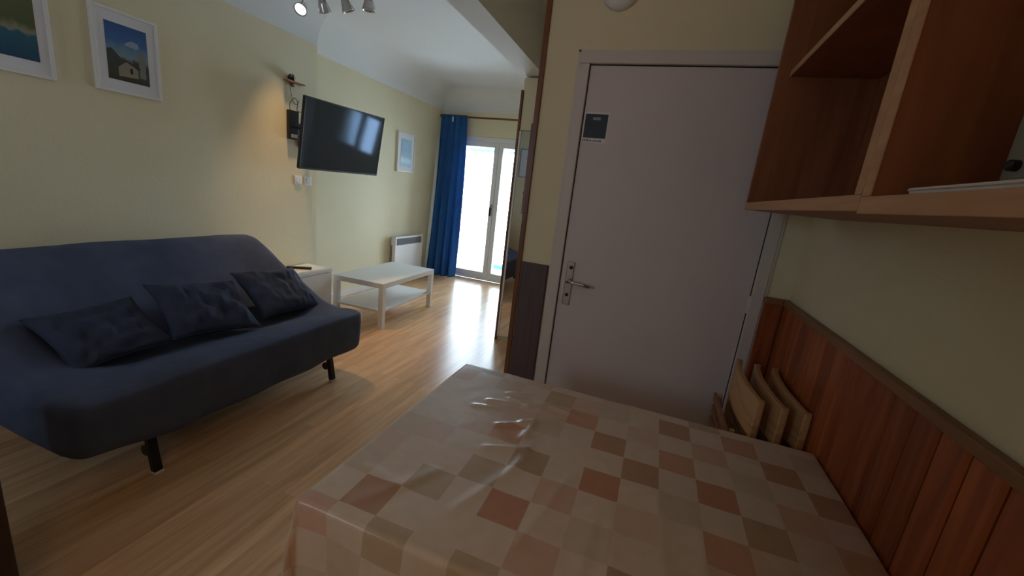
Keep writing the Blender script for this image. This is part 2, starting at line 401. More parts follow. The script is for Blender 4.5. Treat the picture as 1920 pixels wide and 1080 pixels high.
# notice stuck on the door
def notice():
    y = YD+.0038
    t = thing('notice', 'square dark blue notice with a caption strip stuck high on the white entrance door', 'notice', (-.365, y, 1.765))
    bx('paper', (-.425+.004, y-.0012, 1.700), (-.302, y, 1.838), 'mat_board', t, bevel=0)
    M['notice_blue'] = noisy('dark_blue_print', (.035,.05,.075), (.05,.07,.10), 20, .5, .01, 20)
    bx('picture', (-.415, y-.0022, 1.722), (-.308, y-.0012, 1.830), 'notice_blue', t, bevel=0)
    g = MB().box((-.378, y-.003, 1.803), (-.342, y-.0022, 1.816))
    g.build('heading', 'grey_plastic', t)
    # caption: small uneven letter-like strokes
    w = MB(); x = -.416; hs = [.008,.010,.006,.009,.0065,.006,.004,.007,.008,.004,.008,.008]
    for i, h in enumerate(hs):
        w.box((x, y-.0022, 1.706), (x+.0035, y-.0012, 1.706+h))
        if i % 2 == 0: w.box((x, y-.0022, 1.706+h*.45), (x+.006, y-.0012, 1.7075+h*.45))
        x += .0078
    w.build('caption', 'black_plastic', t)
notice()

# smoke detector above the door
def detector():
    c = (-.335, YD, 2.345)
    t = thing('smoke_detector', 'round white detector with a dark centre on the wall above the entrance door', 'detector', c)
    MB().lathe([(.082, 0), (.082, .012), (.076, .024), (.055, .034), (.030, .036)], c, (0,-1,0), 40).build('housing', 'white_plastic', t, smooth=True)
    MB().lathe([(.034, .030), (.034, .040), (.026, .044), (.010, .045)], c, (0,-1,0), 28).build('sensor_cap', 'black_plastic', t, smooth=True)
detector()

# narrow dark board on the end of the entrance wall
def end_board():
    t = thing('coat_board', 'narrow dark wooden board standing out from the end of the entrance wall', 'board', (XP-.02, YD+.15, 1.32))
    bx('board', (XP-.05, YD+.05, 1.32), (XP-.001, YD+.2, 1.78), 'trim_brown', t, bevel=.003)
    for z in (1.42, 1.6):
        MB().cyl((XP-.04, YD+.12, z), (XP-.075, YD+.12, z+.01), .006).build('peg', 'chrome', t)
end_board()

# ------------------------------------------------------------------ balcony door
def balcony():
    y0, y1 = YW+.06, YW+.12
    win = struct('window_1', MB().box((DX0, YW+.04, 0), (DX0+.05, YW+.14, DZ)).box((DX1-.05, YW+.04, 0), (DX1, YW+.14, DZ))
        .box((DX0+.05, YW+.04, DZ-.07), (DX1-.05, YW+.14, DZ)).box((DX0+.05, YW+.04, 0), (DX1-.05, YW+.14, .03)), 'pvc', bevel=.004)
    xm = -2.405
    for (a, b) in ((DX0+.052, xm-.002), (xm+.002, DX1-.052)):
        st = .068
        s = MB().box((a, y0-.03, .035), (a+st, y1, DZ-.073)).box((b-st, y0-.03, .035), (b, y1, DZ-.073))
        s.box((a+st, y0-.03, DZ-.14), (b-st, y1, DZ-.073)).box((a+st, y0-.03, .035), (b-st, y1, .13))
        sash = s.build('window_sash', 'pvc', win, bevel=.004)
        box((a+st-.005, y0+.01, .125), (b-st+.005, y0+.02, DZ-.135)).build('glass_pane', 'glass', sash)
        # bottom of the rolled-up shutter seen behind the head of the pane
    mb = MB()
    for i in range(2): mb.box((DX0+.05, YW+.17, DZ-.20+i*.05), (DX1-.05, YW+.185, DZ-.155+i*.05))
    M['shutter'] = new_mat('pale_blue_shutter', (.42,.55,.68), .5)
    mb.build('roller_shutter', 'shutter', win, bevel=.003)
    hx = xm-.03
    MB().box((hx-.014, y0-.042, 1.03), (hx+.014, y0-.03, 1.20)).build('handle_plate', 'grey_plastic', win, bevel=.003)
    h = MB().cyl((hx, y0-.035, 1.14), (hx, y0-.075, 1.14), .009); h.bar((hx, y0-.072, 1.15), (hx, y0-.072, 1.02), .02, .012)
    h.build('window_handle', 'black_metal', win, bevel=.002)
    MB().box((xm-.03, y0-.036, .04), (xm+.03, y0-.03, .16)).build('lower_bolt', 'pvc', win)
balcony()
struct('floor_balcony', box((-5, YW+.02, -.12), (.6, YW+1.6, -.02)), 'concrete')
def railing():
    y = YW+1.5
    t = thing('balcony_railing', 'white metal balcony railing beyond the glass door', 'railing', (-2.4, y, -.02))
    mb = MB()
    for x in (-4.4, -3.2, -2.0, -.8): bx('post', (x-.02, y-.02, -.02), (x+.02, y+.02, 1.0), 'pvc', t)
    bx('top_rail', (-4.4, y-.025, 1.0), (-.8, y+.025, 1.04), 'pvc', t)
    bx('bottom_rail', (-4.4, y-.015, .06), (-.8, y+.015, .10), 'pvc', t)
    p = thing('planter', 'low teal planter on the balcony floor beyond the right glass pane', 'planter', (-2.2, YW+1.3, -.02))
    MB().box((-2.90, YW+1.24, -.02), (-1.5, YW+1.44, .045)).build('box', 'teal', p, bevel=.008)
    MB().box((-2.88, YW+1.26, .04), (-1.52, YW+1.42, .05)).build('soil', 'cable', p)
railing()

def small_window(name, x0, x1, z0, z1, ya, yb, ygl):
    f = MB().box((x0, ya, z0), (x0+.05, yb, z1)).box((x1-.05, ya, z0), (x1, yb, z1)).box((x0+.05, ya, z0), (x1-.05, yb, z0+.05)).box((x0+.05, ya, z1-.05), (x1-.05, yb, z1))
    xm = (x0+x1)/2; f.box((xm-.05, ya, z0+.05), (xm+.05, yb, z1-.05))
    w = struct(name, f, 'pvc', bevel=.003)
    for a, b in ((x0+.05, xm-.05), (xm+.05, x1-.05)): box((a, ygl, z0+.05), (b, ygl+.01, z1-.05)).build('glass_pane', 'glass', w)
small_window('window_2', KW[0], KW[1], KW[2], KW[3], YW+.04, YW+.12, YW+.08)
small_window('window_fill', BW[0], BW[1], BW[2], BW[3], YB-.10, YB-.04, YB-.07)  # unseen window added to brighten the near end of the room

# ------------------------------------------------------------------ curtain and its rod
def curtain():
    rod = thing('curtain_rod', 'dark red wooden curtain rod above the balcony door', 'curtain rod', (-2.4, YW-.1, 2.40))
    MB().cyl((-3.31, YW-.11, 2.41), (-1.32, YW-.11, 2.41), .013).build('pole', 'trim_brown', rod, smooth=True)
    MB().lathe([(.010,0),(.022,.008),(.024,.022),(.012,.034)], (-3.305, YW-.11, 2.41), (-1,0,0), 16).build('finial', 'trim_brown', rod, smooth=True)
    for x in (-3.27, -1.5):
        MB().bar((x, YW-.11, 2.395), (x, YW, 2.395), .02, .03).build('bracket', 'trim_brown', rod)
    c = thing('curtain', 'long royal blue curtain gathered at the left of the balcony door', 'curtain', (-3.1, YW-.2, 0))
    def f(u, v):
        z = 2.43 - v*2.40
        x0 = -3.315; x1 = -2.90 + .02*math.sin(v*3) + .06*v
        x = x0 + (x1-x0)*u
        fold = math.sin(u*2*PI*4.2 + .8*v + .5*math.sin(v*4))*(.026 + .028*v) + math.sin(u*2*PI*9.5+2*v)*.006
        y = YW-.12 - .20*v**1.3*(1-.35*u) + fold*(.6+.4*v)
        return (x + .010*math.sin(u*26+v*2), y, z)
    cl = MB().grid(f, 120, 50).build('cloth', 'curtain', c, smooth=True, solid=.004)
    hd = MB().grid(lambda u, v: (f(u, 0)[0], YW-.11 + .018*math.cos(v*2*PI) + .008*math.sin(u*60), 2.412+.022*math.sin(v*2*PI)), 120, 12)
    hd.build('heading_tape', 'curtain', c, smooth=True)
    MB().box((-3.12, YW-.145, 2.33), (-3.10, YW-.137, 2.40)).build('hook_tape', 'mat_board', c)
curtain()

# ------------------------------------------------------------------ mirrored wardrobe
def wardrobe():
    t = thing('wardrobe', 'tall cream wardrobe with a mirrored door and brown edge left of the entrance wall', 'wardrobe', (-1.0, MY+.3, 0))
    x0, x1, y0, y1 = MX0+.006, XP-.0, MY+.02, MY+.62
    zt = 2.385
    b = MB().box((x0, y0, .0), (x0+.018, y1, zt)).box((x1-.018, y0, 0), (x1, y1, zt)).box((x0+.018, y1-.01, 0), (x1-.018, y1, zt)).box((x0+.018, y0, zt-.018), (x1-.018, y1-.01, zt)).box((x0+.018, y0, 0), (x1-.018, y1-.01, .03))
    b.build('carcass', 'cream', t)
    bx('top_panel', (x0+.014, MY+.004, 1.96), (x1, MY+.02, zt), 'cream', t)
    bx('edge_strip', (MX0-.006, MY-.004, 0), (MX0+.014, MY+.03, zt-.1), 'trim_brown', t)
    bx('mirror_frame', (MX0+.016, MY-.002, .04), (MX0+.034, MY+.018, 1.955), 'pvc', t)
    bx('mirror', (MX0+.036, MY+.003, .04), (x1-.02, MY+.012, 1.955), 'mirror', t, bevel=0)
wardrobe()

# ------------------------------------------------------------------ framed pictures
def framed(name, label, kind, x, y0, y1, z0, z1, border, face=1, depth=.025, tilt=0):
    t = thing(name, label, 'picture', (x, (y0+y1)/2, z0), 0, None)
    fw = .016
    fr = MB().box((x, y0, z0), (x+depth, y0+fw, z1)).box((x, y1-fw, z0), (x+depth, y1, z1)).box((x, y0+fw, z0), (x+depth, y1-fw, z0+fw)).box((x, y0+fw, z1-fw), (x+depth, y1-fw, z1))
    fr.build('frame', 'white_lac', t, bevel=.002)
    bx('mat_board', (x+.002, y0+fw, z0+fw), (x+depth-.01, y1-fw, z1-fw), 'mat_board', t, bevel=0)
    bl, bt = border
    a0, a1, c0, c1 = y0+bl, y1-bl, z0+bt, z1-bt
    p = box((x+depth-.010, a0, c0), (x+depth-.008, a1, c1)).build('print', photo_mat(kind+'_print', kind), t)
    m = WM[t.name]; set_uv(p, lambda co: (((m@co).y-a0)/(a1-a0), ((m@co).z-c0)/(c1-c0)))
    return t, (a0, a1, c0, c1), x+depth-.008
framed('framed_picture', 'white framed print of green hills above blue water, nearest the camera on the left wall', 'shore', XN, .99, 1.405, 1.725, 2.33, (.055, .075))
t, (a0, a1, c0, c1), px = framed('framed_picture', 'white framed print of a small white chapel under blue sky, above the sofa', 'chapel', XN, 1.575, 1.905, 1.735, 2.185, (.062, .072))
# chapel in the print: gable wall, door, bell tower, cloud, as flat shapes of the print
def flat(name, pts, col, dx):
    m = new_mat(name+'_ink', col, .6)
    q = [(px+dx, a0+(a1-a0)*u, c0+(c1-c0)*v) for u, v in pts]; q2 = [(px-.0005, b, c) for a, b, c in q]; k = len(q)
    MB().add(q+q2, [tuple(range(k)), tuple(range(k, 2*k))[::-1]] + [(i, (i+1) % k, k+(i+1) % k, k+i) for i in range(k)]).build(name, m, t)
flat('distant_hills', [(0,.30),(0,.52),(.12,.55),(.3,.42),(.5,.33),(1,.34),(1,.28)], (.05,.065,.055), .0002)
flat('bell_tower', [(.76,.12),(.76,.55),(.84,.62),(.92,.55),(.92,.12)], (.20,.22,.20), .0004)
flat('gable_wall', [(.24,.08),(.24,.24),(.44,.36),(.72,.26),(.72,.10)], (.28,.25,.19), .0006)
flat('chapel_roof', [(.2,.25),(.44,.39),(.8,.29),(.72,.26),(.44,.36),(.24,.24)], (.05,.045,.035), .0008)
flat('chapel_door', [(.52,.16),(.52,.24),(.56,.27),(.59,.24),(.59,.16)], (.02,.02,.02), .001)
flat('cloud', [(.42,.66),(.5,.72),(.62,.76),(.76,.74),(.8,.66),(.7,.63),(.55,.64)], (.30,.38,.50), .0004)
framed('framed_picture', 'small white framed sea print on the far left wall near the blue curtain', 'sea', XF, 4.75, 5.14, 1.52, 2.02, (.075, .08))
# a picture on the wall behind the viewer, seen only in the wardrobe mirror
def back_picture():
    t = thing('framed_picture', 'pale framed print on the back wall, seen only reflected in the wardrobe mirror', 'picture', (-2.85, YB, 1.75))
    x0, x1, z0, z1, y = -3.05, -2.60, 1.75, 2.35, YB
    MB().box((x0, y, z0), (x0+.02, y+.03, z1)).box((x1-.02, y, z0), (x1, y+.03, z1)).box((x0+.02, y, z0), (x1-.02, y+.03, z0+.02)).box((x0+.02, y, z1-.02), (x1-.02, y+.03, z1)).build('frame', 'grey_plastic', t, bevel=.002)
    bx('print', (x0+.02, y, z0+.02), (x1-.02, y+.012, z1-.02), 'mat_board', t)
back_picture()

# ------------------------------------------------------------------ television on its arm, receiver, cables
def television():
    sc = 1.335; c = Vector((-2.112, 2.409, 1.43+(1.638-1.43)))
    c = Vector((0,0,EYE)) + (c-Vector((0,0,EYE)))*sc
    Wd, Hd = .73*sc, .43*sc
    t = thing('television', 'flat black television tilted down on a wall arm beside the sofa', 'television', c)
    rot = Matrix.Rotation(math.radians(88.8), 4, 'Z') @ Matrix.Rotation(math.radians(8.4), 4, 'X') @ Matrix.Rotation(math.radians(-.9), 4, 'Y')
    m = Matrix.Translation(c) @ rot
    def b(n, lo, hi, mat, bev=.002, par=t): return MB().box(lo, hi, m).build(n, mat, par, bevel=bev)
    hw, hh = Wd/2, Hd/2
    # local -Y is the front of the screen
    b('casing', (-hw, .004, -hh), (hw, .028, hh), 'black_plastic', .004)
    fr = MB()
    e = .009
    fr.box((-hw, -.004, -hh), (-hw+e, .004, hh), m).box((hw-e, -.004, -hh), (hw, .004, hh), m).box((-hw+e, -.004, hh-e), (hw-e, .004, hh), m).box((-hw+e, -.004, -hh), (hw-e, .004, -hh+.014), m)
    fr.build('bezel', 'black_plastic', t, bevel=.001)
    b('screen', (-hw+e, -.001, -hh+.014), (hw-e, .004, hh-e), 'screen', 0)
    b('rear_housing', (-hw*.6, .028, -hh*.8), (hw*.6, .055, hh*.2), 'black_plastic', .01)
    b('status_light', (.33, -.006, -hh-.006), (.345, .006, -hh), 'grey_plastic', .001)
    # chrome edge that catches the light along the lower rim
    b('lower_rim', (-hw, -.003, -hh-.004), (hw, .01, -hh), 'chrome', .001)
    # arm
    a = thing('wall_mount', 'black folding television arm fixed to the left wall', 'bracket', (XN, 3.03, 1.68))
    bx('wall_plate', (XN, 2.99, 1.60), (XN+.012, 3.07, 1.80), 'black_metal', a)
    p0 = Vector((XN+.012, 3.03, 1.72)); p1 = Vector((XN+.12, 2.98, 1.72)); p2 = m @ Vector((0, .056, 0))
    for dz in (-.035, .035):
        z = Vector((0,0,dz))
        MB().bar(p0+z, p1+z, .018, .02, (0,0,1)).build('arm', 'black_metal', a)
        MB().bar(p1+z, p2+z, .018, .02, (0,0,1)).build('arm', 'black_metal', a)
    MB().cyl(p1+Vector((0,0,-.06)), p1+Vector((0,0,.06)), .012).build('pivot', 'black_metal', a)
    MB().box((-.11, .055, -.11), (.11, .062, .11), m).build('tv_plate', 'black_metal', a)
    # receiver box
    r = thing('receiver_box', 'small black receiver box fixed upright to the wall behind the television', 'receiver', (XN, 2.93, 1.65))
    bx('casing', (XN+.001, 2.87, 1.655), (XN+.035, 2.972, 1.895), 'black_plastic', r, bevel=.005)
    bx('label_strip', (XN+.035, 2.885, 1.67), (XN+.0355, 2.955, 1.70), 'grey_plastic', r, bevel=0)
    # cables
    def smooth(pts, n=8):
        out = []
        P = [Vector(p) for p in pts]
        for i in range(len(P)-1):
            a_, b_, c_, d_ = P[max(i-1,0)], P[i], P[i+1], P[min(i+2,len(P)-1)]
            for k in range(n):
                s = k/n; out.append(.5*((2*b_) + (c_-a_)*s + (2*a_-5*b_+4*c_-d_)*s*s + (3*b_-a_-3*c_+d_)*s**3))
        return out+[P[-1]]
    x = XN+.012
    tag(MB().tube(smooth([(x, 2.905, 2.12), (x, 2.90, 2.08), (x, 2.915, 2.02), (x, 2.93, 1.97), (x+.01, 2.96, 1.95), (x+.01, 2.985, 1.99)]), .0025).build('cable', 'cable', None, smooth=True), 'thin cable hanging from the little wall camera shelf', 'cable')
    tag(MB().tube(smooth([(x, 2.90, 1.897), (x+.02, 2.88, 1.95), (x+.03, 2.92, 1.995), (x+.02, 2.96, 1.965), (x+.02, 2.955, 1.90), (x+.05, 2.99, 1.90), (x+.10, 2.97, 1.95), (m@Vector((-.42, .03, .2)))]), .003).build('cable', 'cable', None, smooth=True), 'looped black cable from the receiver box to the television', 'cable')
    # little shelf with camera ball
    s = thing('wall_shelf', 'tiny brown wall shelf above the television', 'shelf', (XN, 2.94, 2.12))
    bx('board', (XN, 2.84, 2.115), (XN+.06, 3.02, 2.125), 'beech_dark', s)
    bx('support', (XN, 2.92, 2.085), (XN+.02, 2.94, 2.115), 'beech_dark', s)
    k = thing('indoor_aerial', 'black ball-shaped device on the tiny wall shelf', 'device', (XN+.035, 2.91, 2.125))
    MB().lathe([(.012,0),(.022,.004),(.029,.018),(.030,.03),(.024,.045),(.010,.054)], (XN+.035, 2.895, 2.125), (0,0,1), 20).build('body', 'black_plastic', k, smooth=True)
    MB().lathe([(.009,0),(.009,.005)], (XN+.064, 2.895, 2.152), (1,0,0), 14).build('lens', 'chrome', k)
television()
def sockets():
    for i, (y, lab) in enumerate(((2.985, 'white wall socket under the television, the one nearer the sofa'), (3.095, 'white wall socket under the television, the one nearer the wall corner'))):
        t = thing('wall_socket', lab, 'socket', (XN, y, 1.31), 0)
        bx('cover_plate', (XN, y-.04, 1.27), (XN+.01, y+.04, 1.35), 'white_plastic', t, bevel=.004)
        MB().lathe([(.026, 0), (.026, .003), (.024, .004), (.001, .0035)], (XN+.009, y, 1.31), (1,0,0), 24).build('recess', 'white_plastic', t)
        for d in (-.008, .008): MB().cyl((XN+.009, y+d, 1.31), (XN+.0125, y+d, 1.31), .0022).build('contact_hole', 'grey_plastic', t)
sockets()

# ------------------------------------------------------------------ electric radiator
def radiator():
    y0, y1, z0, z1 = 4.68, 5.36, .14, .66
    t = thing('electric_radiator', 'white electric panel radiator with a grey grille on the far left wall', 'radiator', (XF, 5.0, z0))
    bx('back_box', (XF+.015, y0+.03, z0+.02), (XF+.05, y1-.03, z1-.03), 'grey_plastic', t)
    bx('front_panel', (XF+.05, y0, z0), (XF+.10, y1, z1-.115), 'white_lac', t, bevel=.006)
    top = bx('top_cap', (XF+.03, y0, z1-.025), (XF+.105, y1, z1), 'white_lac', t, bevel=.006)
    for y in (y0, y1-.025): bx('side_cheek', (XF+.03, y, z1-.115), (XF+.10, y+.025, z1-.025), 'white_lac', t)
    g = MB()
    for i in range(8): g.box((XF+.05, y0+.025, z1-.11+i*.0105), (XF+.09, y1-.025, z1-.105+i*.0105))
    g.box((XF+.045, y0+.025, z1-.115), (XF+.052, y1-.025, z1-.025))
    g.build('grille', 'grey_plastic', t)
    bx('control_box', (XF+.09, y1-.11, z1-.02), (XF+.098, y1-.03, z1+.006), 'white_plastic', t)
radiator()

# ------------------------------------------------------------------ white low cabinet and remote
def cabinet():
    x0, x1, y0, y1, z = XN+.017, -2.83, 2.50, 3.075, .524
    t = thing('low_cabinet', 'low white box cabinet between the sofa and the wall corner', 'cabinet', ((x0+x1)/2, (y0+y1)/2, 0))
    bx('body', (x0, y0, .0), (x1-.018, y1, z-.03), 'white_lac', t, bevel=.002)
    bx('top', (x0, y0-.002, z-.029), (x1+.004, y1+.006, z), 'white_lac', t, bevel=.003)
    bx('front_panel', (x1-.0175, y0+.004, .04), (x1, y1-.002, z-.034), 'white_lac', t, bevel=.002)
    MB().lathe([(.006,0),(.006,.012),(.013,.018),(.012,.026)], (x1, y0+.1, .3), (1,0,0), 16).build('knob', 'white_lac', t, smooth=True)
    r = thing('remote_control', 'black remote control lying on the low white cabinet', 'remote control', (-3.0, 2.86, z), math.radians(35))
    m = WM[r.name]
    MB().box((-.11, -.022, 0), (.10, .022, .02), m).build('casing', 'black_plastic', r, bevel=.006)
    for i in range(6):
        for j in range(3):
            MB().box((-.07+i*.024, -.014+j*.011, .0195), (-.058+i*.024, -.008+j*.011, .0215), m).build('button', 'grey_plastic', r)
cabinet()

# ------------------------------------------------------------------ white coffee table
def coffee():
    w, l, h = .572, .995, .45
    a = math.radians(2)
    c = Vector((-2.612, 3.652, 0))
    t = thing('coffee_table', 'white coffee table with a lower shelf in front of the radiator', 'coffee table', c, a)
    m = WM[t.name]
    MB().box((-w/2, -l/2, h-.05), (w/2, l/2, h), m).build('table_top', 'white_lac', t, bevel=.002)
    for sx in (-1, 1):
        for sy in (-1, 1):
            x = sx*(w/2-.026); y = sy*(l/2-.026)
            MB().box((x-.025, y-.025, 0), (x+.025, y+.025, h-.0505), m).build('leg', 'white_lac', t, bevel=.0015)
    MB().box((-w/2+.012, -l/2+.052, .165), (w/2-.012, l/2-.052, .183), m).build('shelf', 'white_lac', t, bevel=.0015)
    for sy in (-1, 1):
        y = sy*(l/2-.026); MB().box((-w/2+.052, y-.025, .165), (w/2-.052, y+.025, .183), m).build('shelf_end', 'white_lac', t, bevel=.0015)
coffee()

# ------------------------------------------------------------------ sofa bed
def cat_loop(P, n):
    k = len(P); out = []
    for i in range(k):
        a, b, c, d = (Vector(P[(i+j) % k]) for j in (-1, 0, 1, 2))
        for s in range(n):
            t = s/n; out.append(.5*((2*b) + (c-a)*t + (2*a-5*b+4*c-d)*t*t + (3*b-a-3*c+d)*t**3))
    return out
def sofa():
    t = thing('sofa_bed', 'dark blue grey sofa bed with a stretched fabric cover against the left wall', 'sofa', (-2.4, 1.5, 0))
    mid = [(-2.70,.24),(-2.86,.30),(-2.98,.52),(-3.05,.76),(-3.035,.85),(-2.97,.885),(-2.87,.87),(-2.78,.79),(-2.62,.63),(-2.46,.48),(-2.34,.42),(-2.20,.435),(-2.06,.47),(-1.93,.492),(-1.868,.487),(-1.845,.455),(-1.85,.32),(-1.875,.22),(-1.96,.19),(-2.3,.20)]
    end = [(-2.70,.24),(-2.86,.30),(-2.98,.52),(-3.03,.76),(-3.01,.85),(-2.95,.88),(-2.84,.865),(-2.74,.81),(-2.60,.72),(-2.46,.635),(-2.33,.565),(-2.20,.505),(-2.07,.48),(-1.94,.488),(-1.872,.483),(-1.848,.45),(-1.85,.32),(-1.87,.22),(-1.96,.19),(-2.3,.20)]
    y0, y1 = .76, 2.32
    L = y1-y0; N = 74; rings = []
    for j in range(N+1):
        d0 = j/N
        s = .5 - .5*math.cos(PI*d0) if False else d0
        y = y0 + L*s
        de = min(y-y0, y1-y)
        w = max(0, 1-de/.26); w = w*w*(3-2*w)
        if y-y0 < .5:   # deeper web at the near end
            w2 = max(0, 1-(y-y0)/.42); w = max(w, w2*w2*(3-2*w2))
        P = [(a[0]*(1-w)+b[0]*w, 0, a[1]*(1-w)+b[1]*w) for a, b in zip(mid, end)]
        ring = cat_loop(P, 5)
        e = max(0, 1-de/.04); sh = 1 - .028*e*e*e - .008*e
        cx, cz = -2.4, .42
        R_ = []
        for v in ring:
            x = cx + (v.x-cx)*sh; z = cz + (v.z-cz)*(1-.06*e**3)
            p = Vector((x, y, z))
            nz = noise.noise(p*3.2)*.010 + noise.noise(Vector((p.x*9, p.y*5, p.z*9)))*.004
            # sag folds on front skirt
            if x > -1.93 and z < .46: x += .006*math.sin(y*17+z*9)*(.46-z)/.25
            if z < .30: z += (.30-z)*.6*max(0, 1-(y-y0)/.35)**1.3
            R_.append(Vector((x+nz*.6, y, z+nz)))
        rings.append(R_)
    mb = MB(); k = len(rings[0])
    vs = [v for r in rings for v in r]
    fs = [(j*k+i, j*k+(i+1) % k, (j+1)*k+(i+1) % k, (j+1)*k+i) for j in range(N) for i in range(k)]
    mb.add(vs, fs)
    # end faces: shrinking rings towards a slightly bulged centre line
    for jr, sg in ((0, -1), (N, 1)):
        base = jr*k; prev = base
        for q, (sc, out) in enumerate(((.93, .012), (.75, .022), (.4, .028))):
            b = len(mb.v)
            for v in rings[jr]:
                # shrink towards the band between seat and back
                cxx = -2.42 + (v.x+2.42)*sc*1.0; tz = .36 + (.10 if v.x < -2.6 else 0)
                mb.v.append(Vector((cxx, v.y+sg*out, tz + (v.z-tz)*sc)))
            mb.f += [(prev+i, prev+(i+1) % k, b+(i+1) % k, b+i) for i in range(k)]
            prev = b
        mb.f.append(tuple(range(prev, prev+k)))
    mb.build('cover', 'sofa', t, smooth=True)
    # feet: black metal legs with castor
    for (x, y) in ((-1.955, 1.045), (-1.955, 2.13)):
        f = MB().bar((x-.03, y, .24), (x+.01, y, .0), .035, .03, (0,1,0))
        lg = f.build('leg', 'black_metal', t, bevel=.003)
        MB().box((x-.005, y-.02, 0), (x+.03, y+.02, .012)).build('foot_pad', 'white_plastic', lg, bevel=.003)
        MB().cyl((x-.045, y-.012, .10), (x-.045, y+.012, .10), .026, seg=20).build('castor', 'black_plastic', lg)
    for (x, y) in ((-2.78, 1.045), (-2.78, 2.13)):
        MB().bar((x+.03, y, .26), (x, y, 0), .035, .03, (0,1,0)).build('leg', 'black_metal', t, bevel=.003)
    bx('base_rail', (-2.8, 1.03, .17), (-1.97, 1.06, .20), 'black_metal', t)
    bx('base_rail', (-2.8, 2.115, .17), (-1.97, 2.145, .20), 'black_metal', t)
sofa()

def cushion(label, lower, upper, width, yc, spin, thick, seed):
    """square cushion whose lower edge rests at `lower` (x,z) and upper edge leans at `upper`"""
    lo = Vector((lower[0], yc, lower[1])); up = Vector((upper[0], yc, upper[1]))
    vdir = (up-lo); H = vdir.length; vdir.normalize(); udir = Vector((0,1,0)); nrm = udir.cross(vdir)
    if nrm.x < 0: nrm = -nrm
    c = (lo+up)/2; q = Matrix.Rotation(math.radians(spin), 3, nrm); udir = q@udir; vdir = q@vdir
    t = thing('cushion', label, 'cushion', lo, 0, 'cushions on the sofa bed')
    def surf(sg):
        def f(u, v):
            a = 2*u-1; b = 2*v-1
            pin = 1 - .10*(1-abs(a)**2)*abs(b)**3 ; pin2 = 1 - .10*(1-abs(b)**2)*abs(a)**3
            th = thick*((1-abs(a)**3.2)*(1-abs(b)**3.2))**.55
            wr = noise.noise(Vector((a*2.2+seed, b*2.6, sg)))*.030 + math.sin(a*9+b*5+seed)*.004*(1-abs(b)) + noise.noise(Vector((a*7, b*3+seed, 0)))*.014
            p = c + udir*(a*width/2*pin2) + vdir*(b*H/2*pin)
            return p + nrm*(sg*th*(1+0) + wr*(1-max(abs(a),abs(b))**4)*(1 if sg > 0 else .3))
        return f
    mb = MB().grid(surf(1), 40, 40).grid(surf(-1), 40, 40)
    o = mb.build('casing', 'cushion', t, smooth=True)
    bm = bmesh.new(); bm.from_mesh(o.data); bmesh.ops.remove_doubles(bm, verts=bm.verts, dist=.0008); bmesh.ops.recalc_face_normals(bm, faces=bm.faces); bm.to_mesh(o.data); bm.free()
    for p in o.data.polygons: p.use_smooth = True
    edge = []
    for i in range(40): edge.append(surf(1)(i/39, 0))
    for i in range(1, 40): edge.append(surf(1)(1, i/39))
    for i in range(1, 40): edge.append(surf(1)(1-i/39, 1))
    for i in range(1, 40): edge.append(surf(1)(0, 1-i/39))
    MB().tube(edge, .003, 6).build('seam', 'cushion', o, smooth=True)
cushion('dark navy cushion at the far end of the sofa bed, nearest the white cabinet', (-2.19, .475), (-2.50, .71), .46, 2.06, -4, .065, 1)
cushion('dark navy cushion with creases in the middle of the sofa bed', (-2.19, .475), (-2.51, .70), .46, 1.575, -9, .058, 5)
cushion('dark navy cushion in the shadow at the near end of the sofa bed', (-2.23, .47), (-2.52, .66), .42, 1.12, 4, .05, 9)

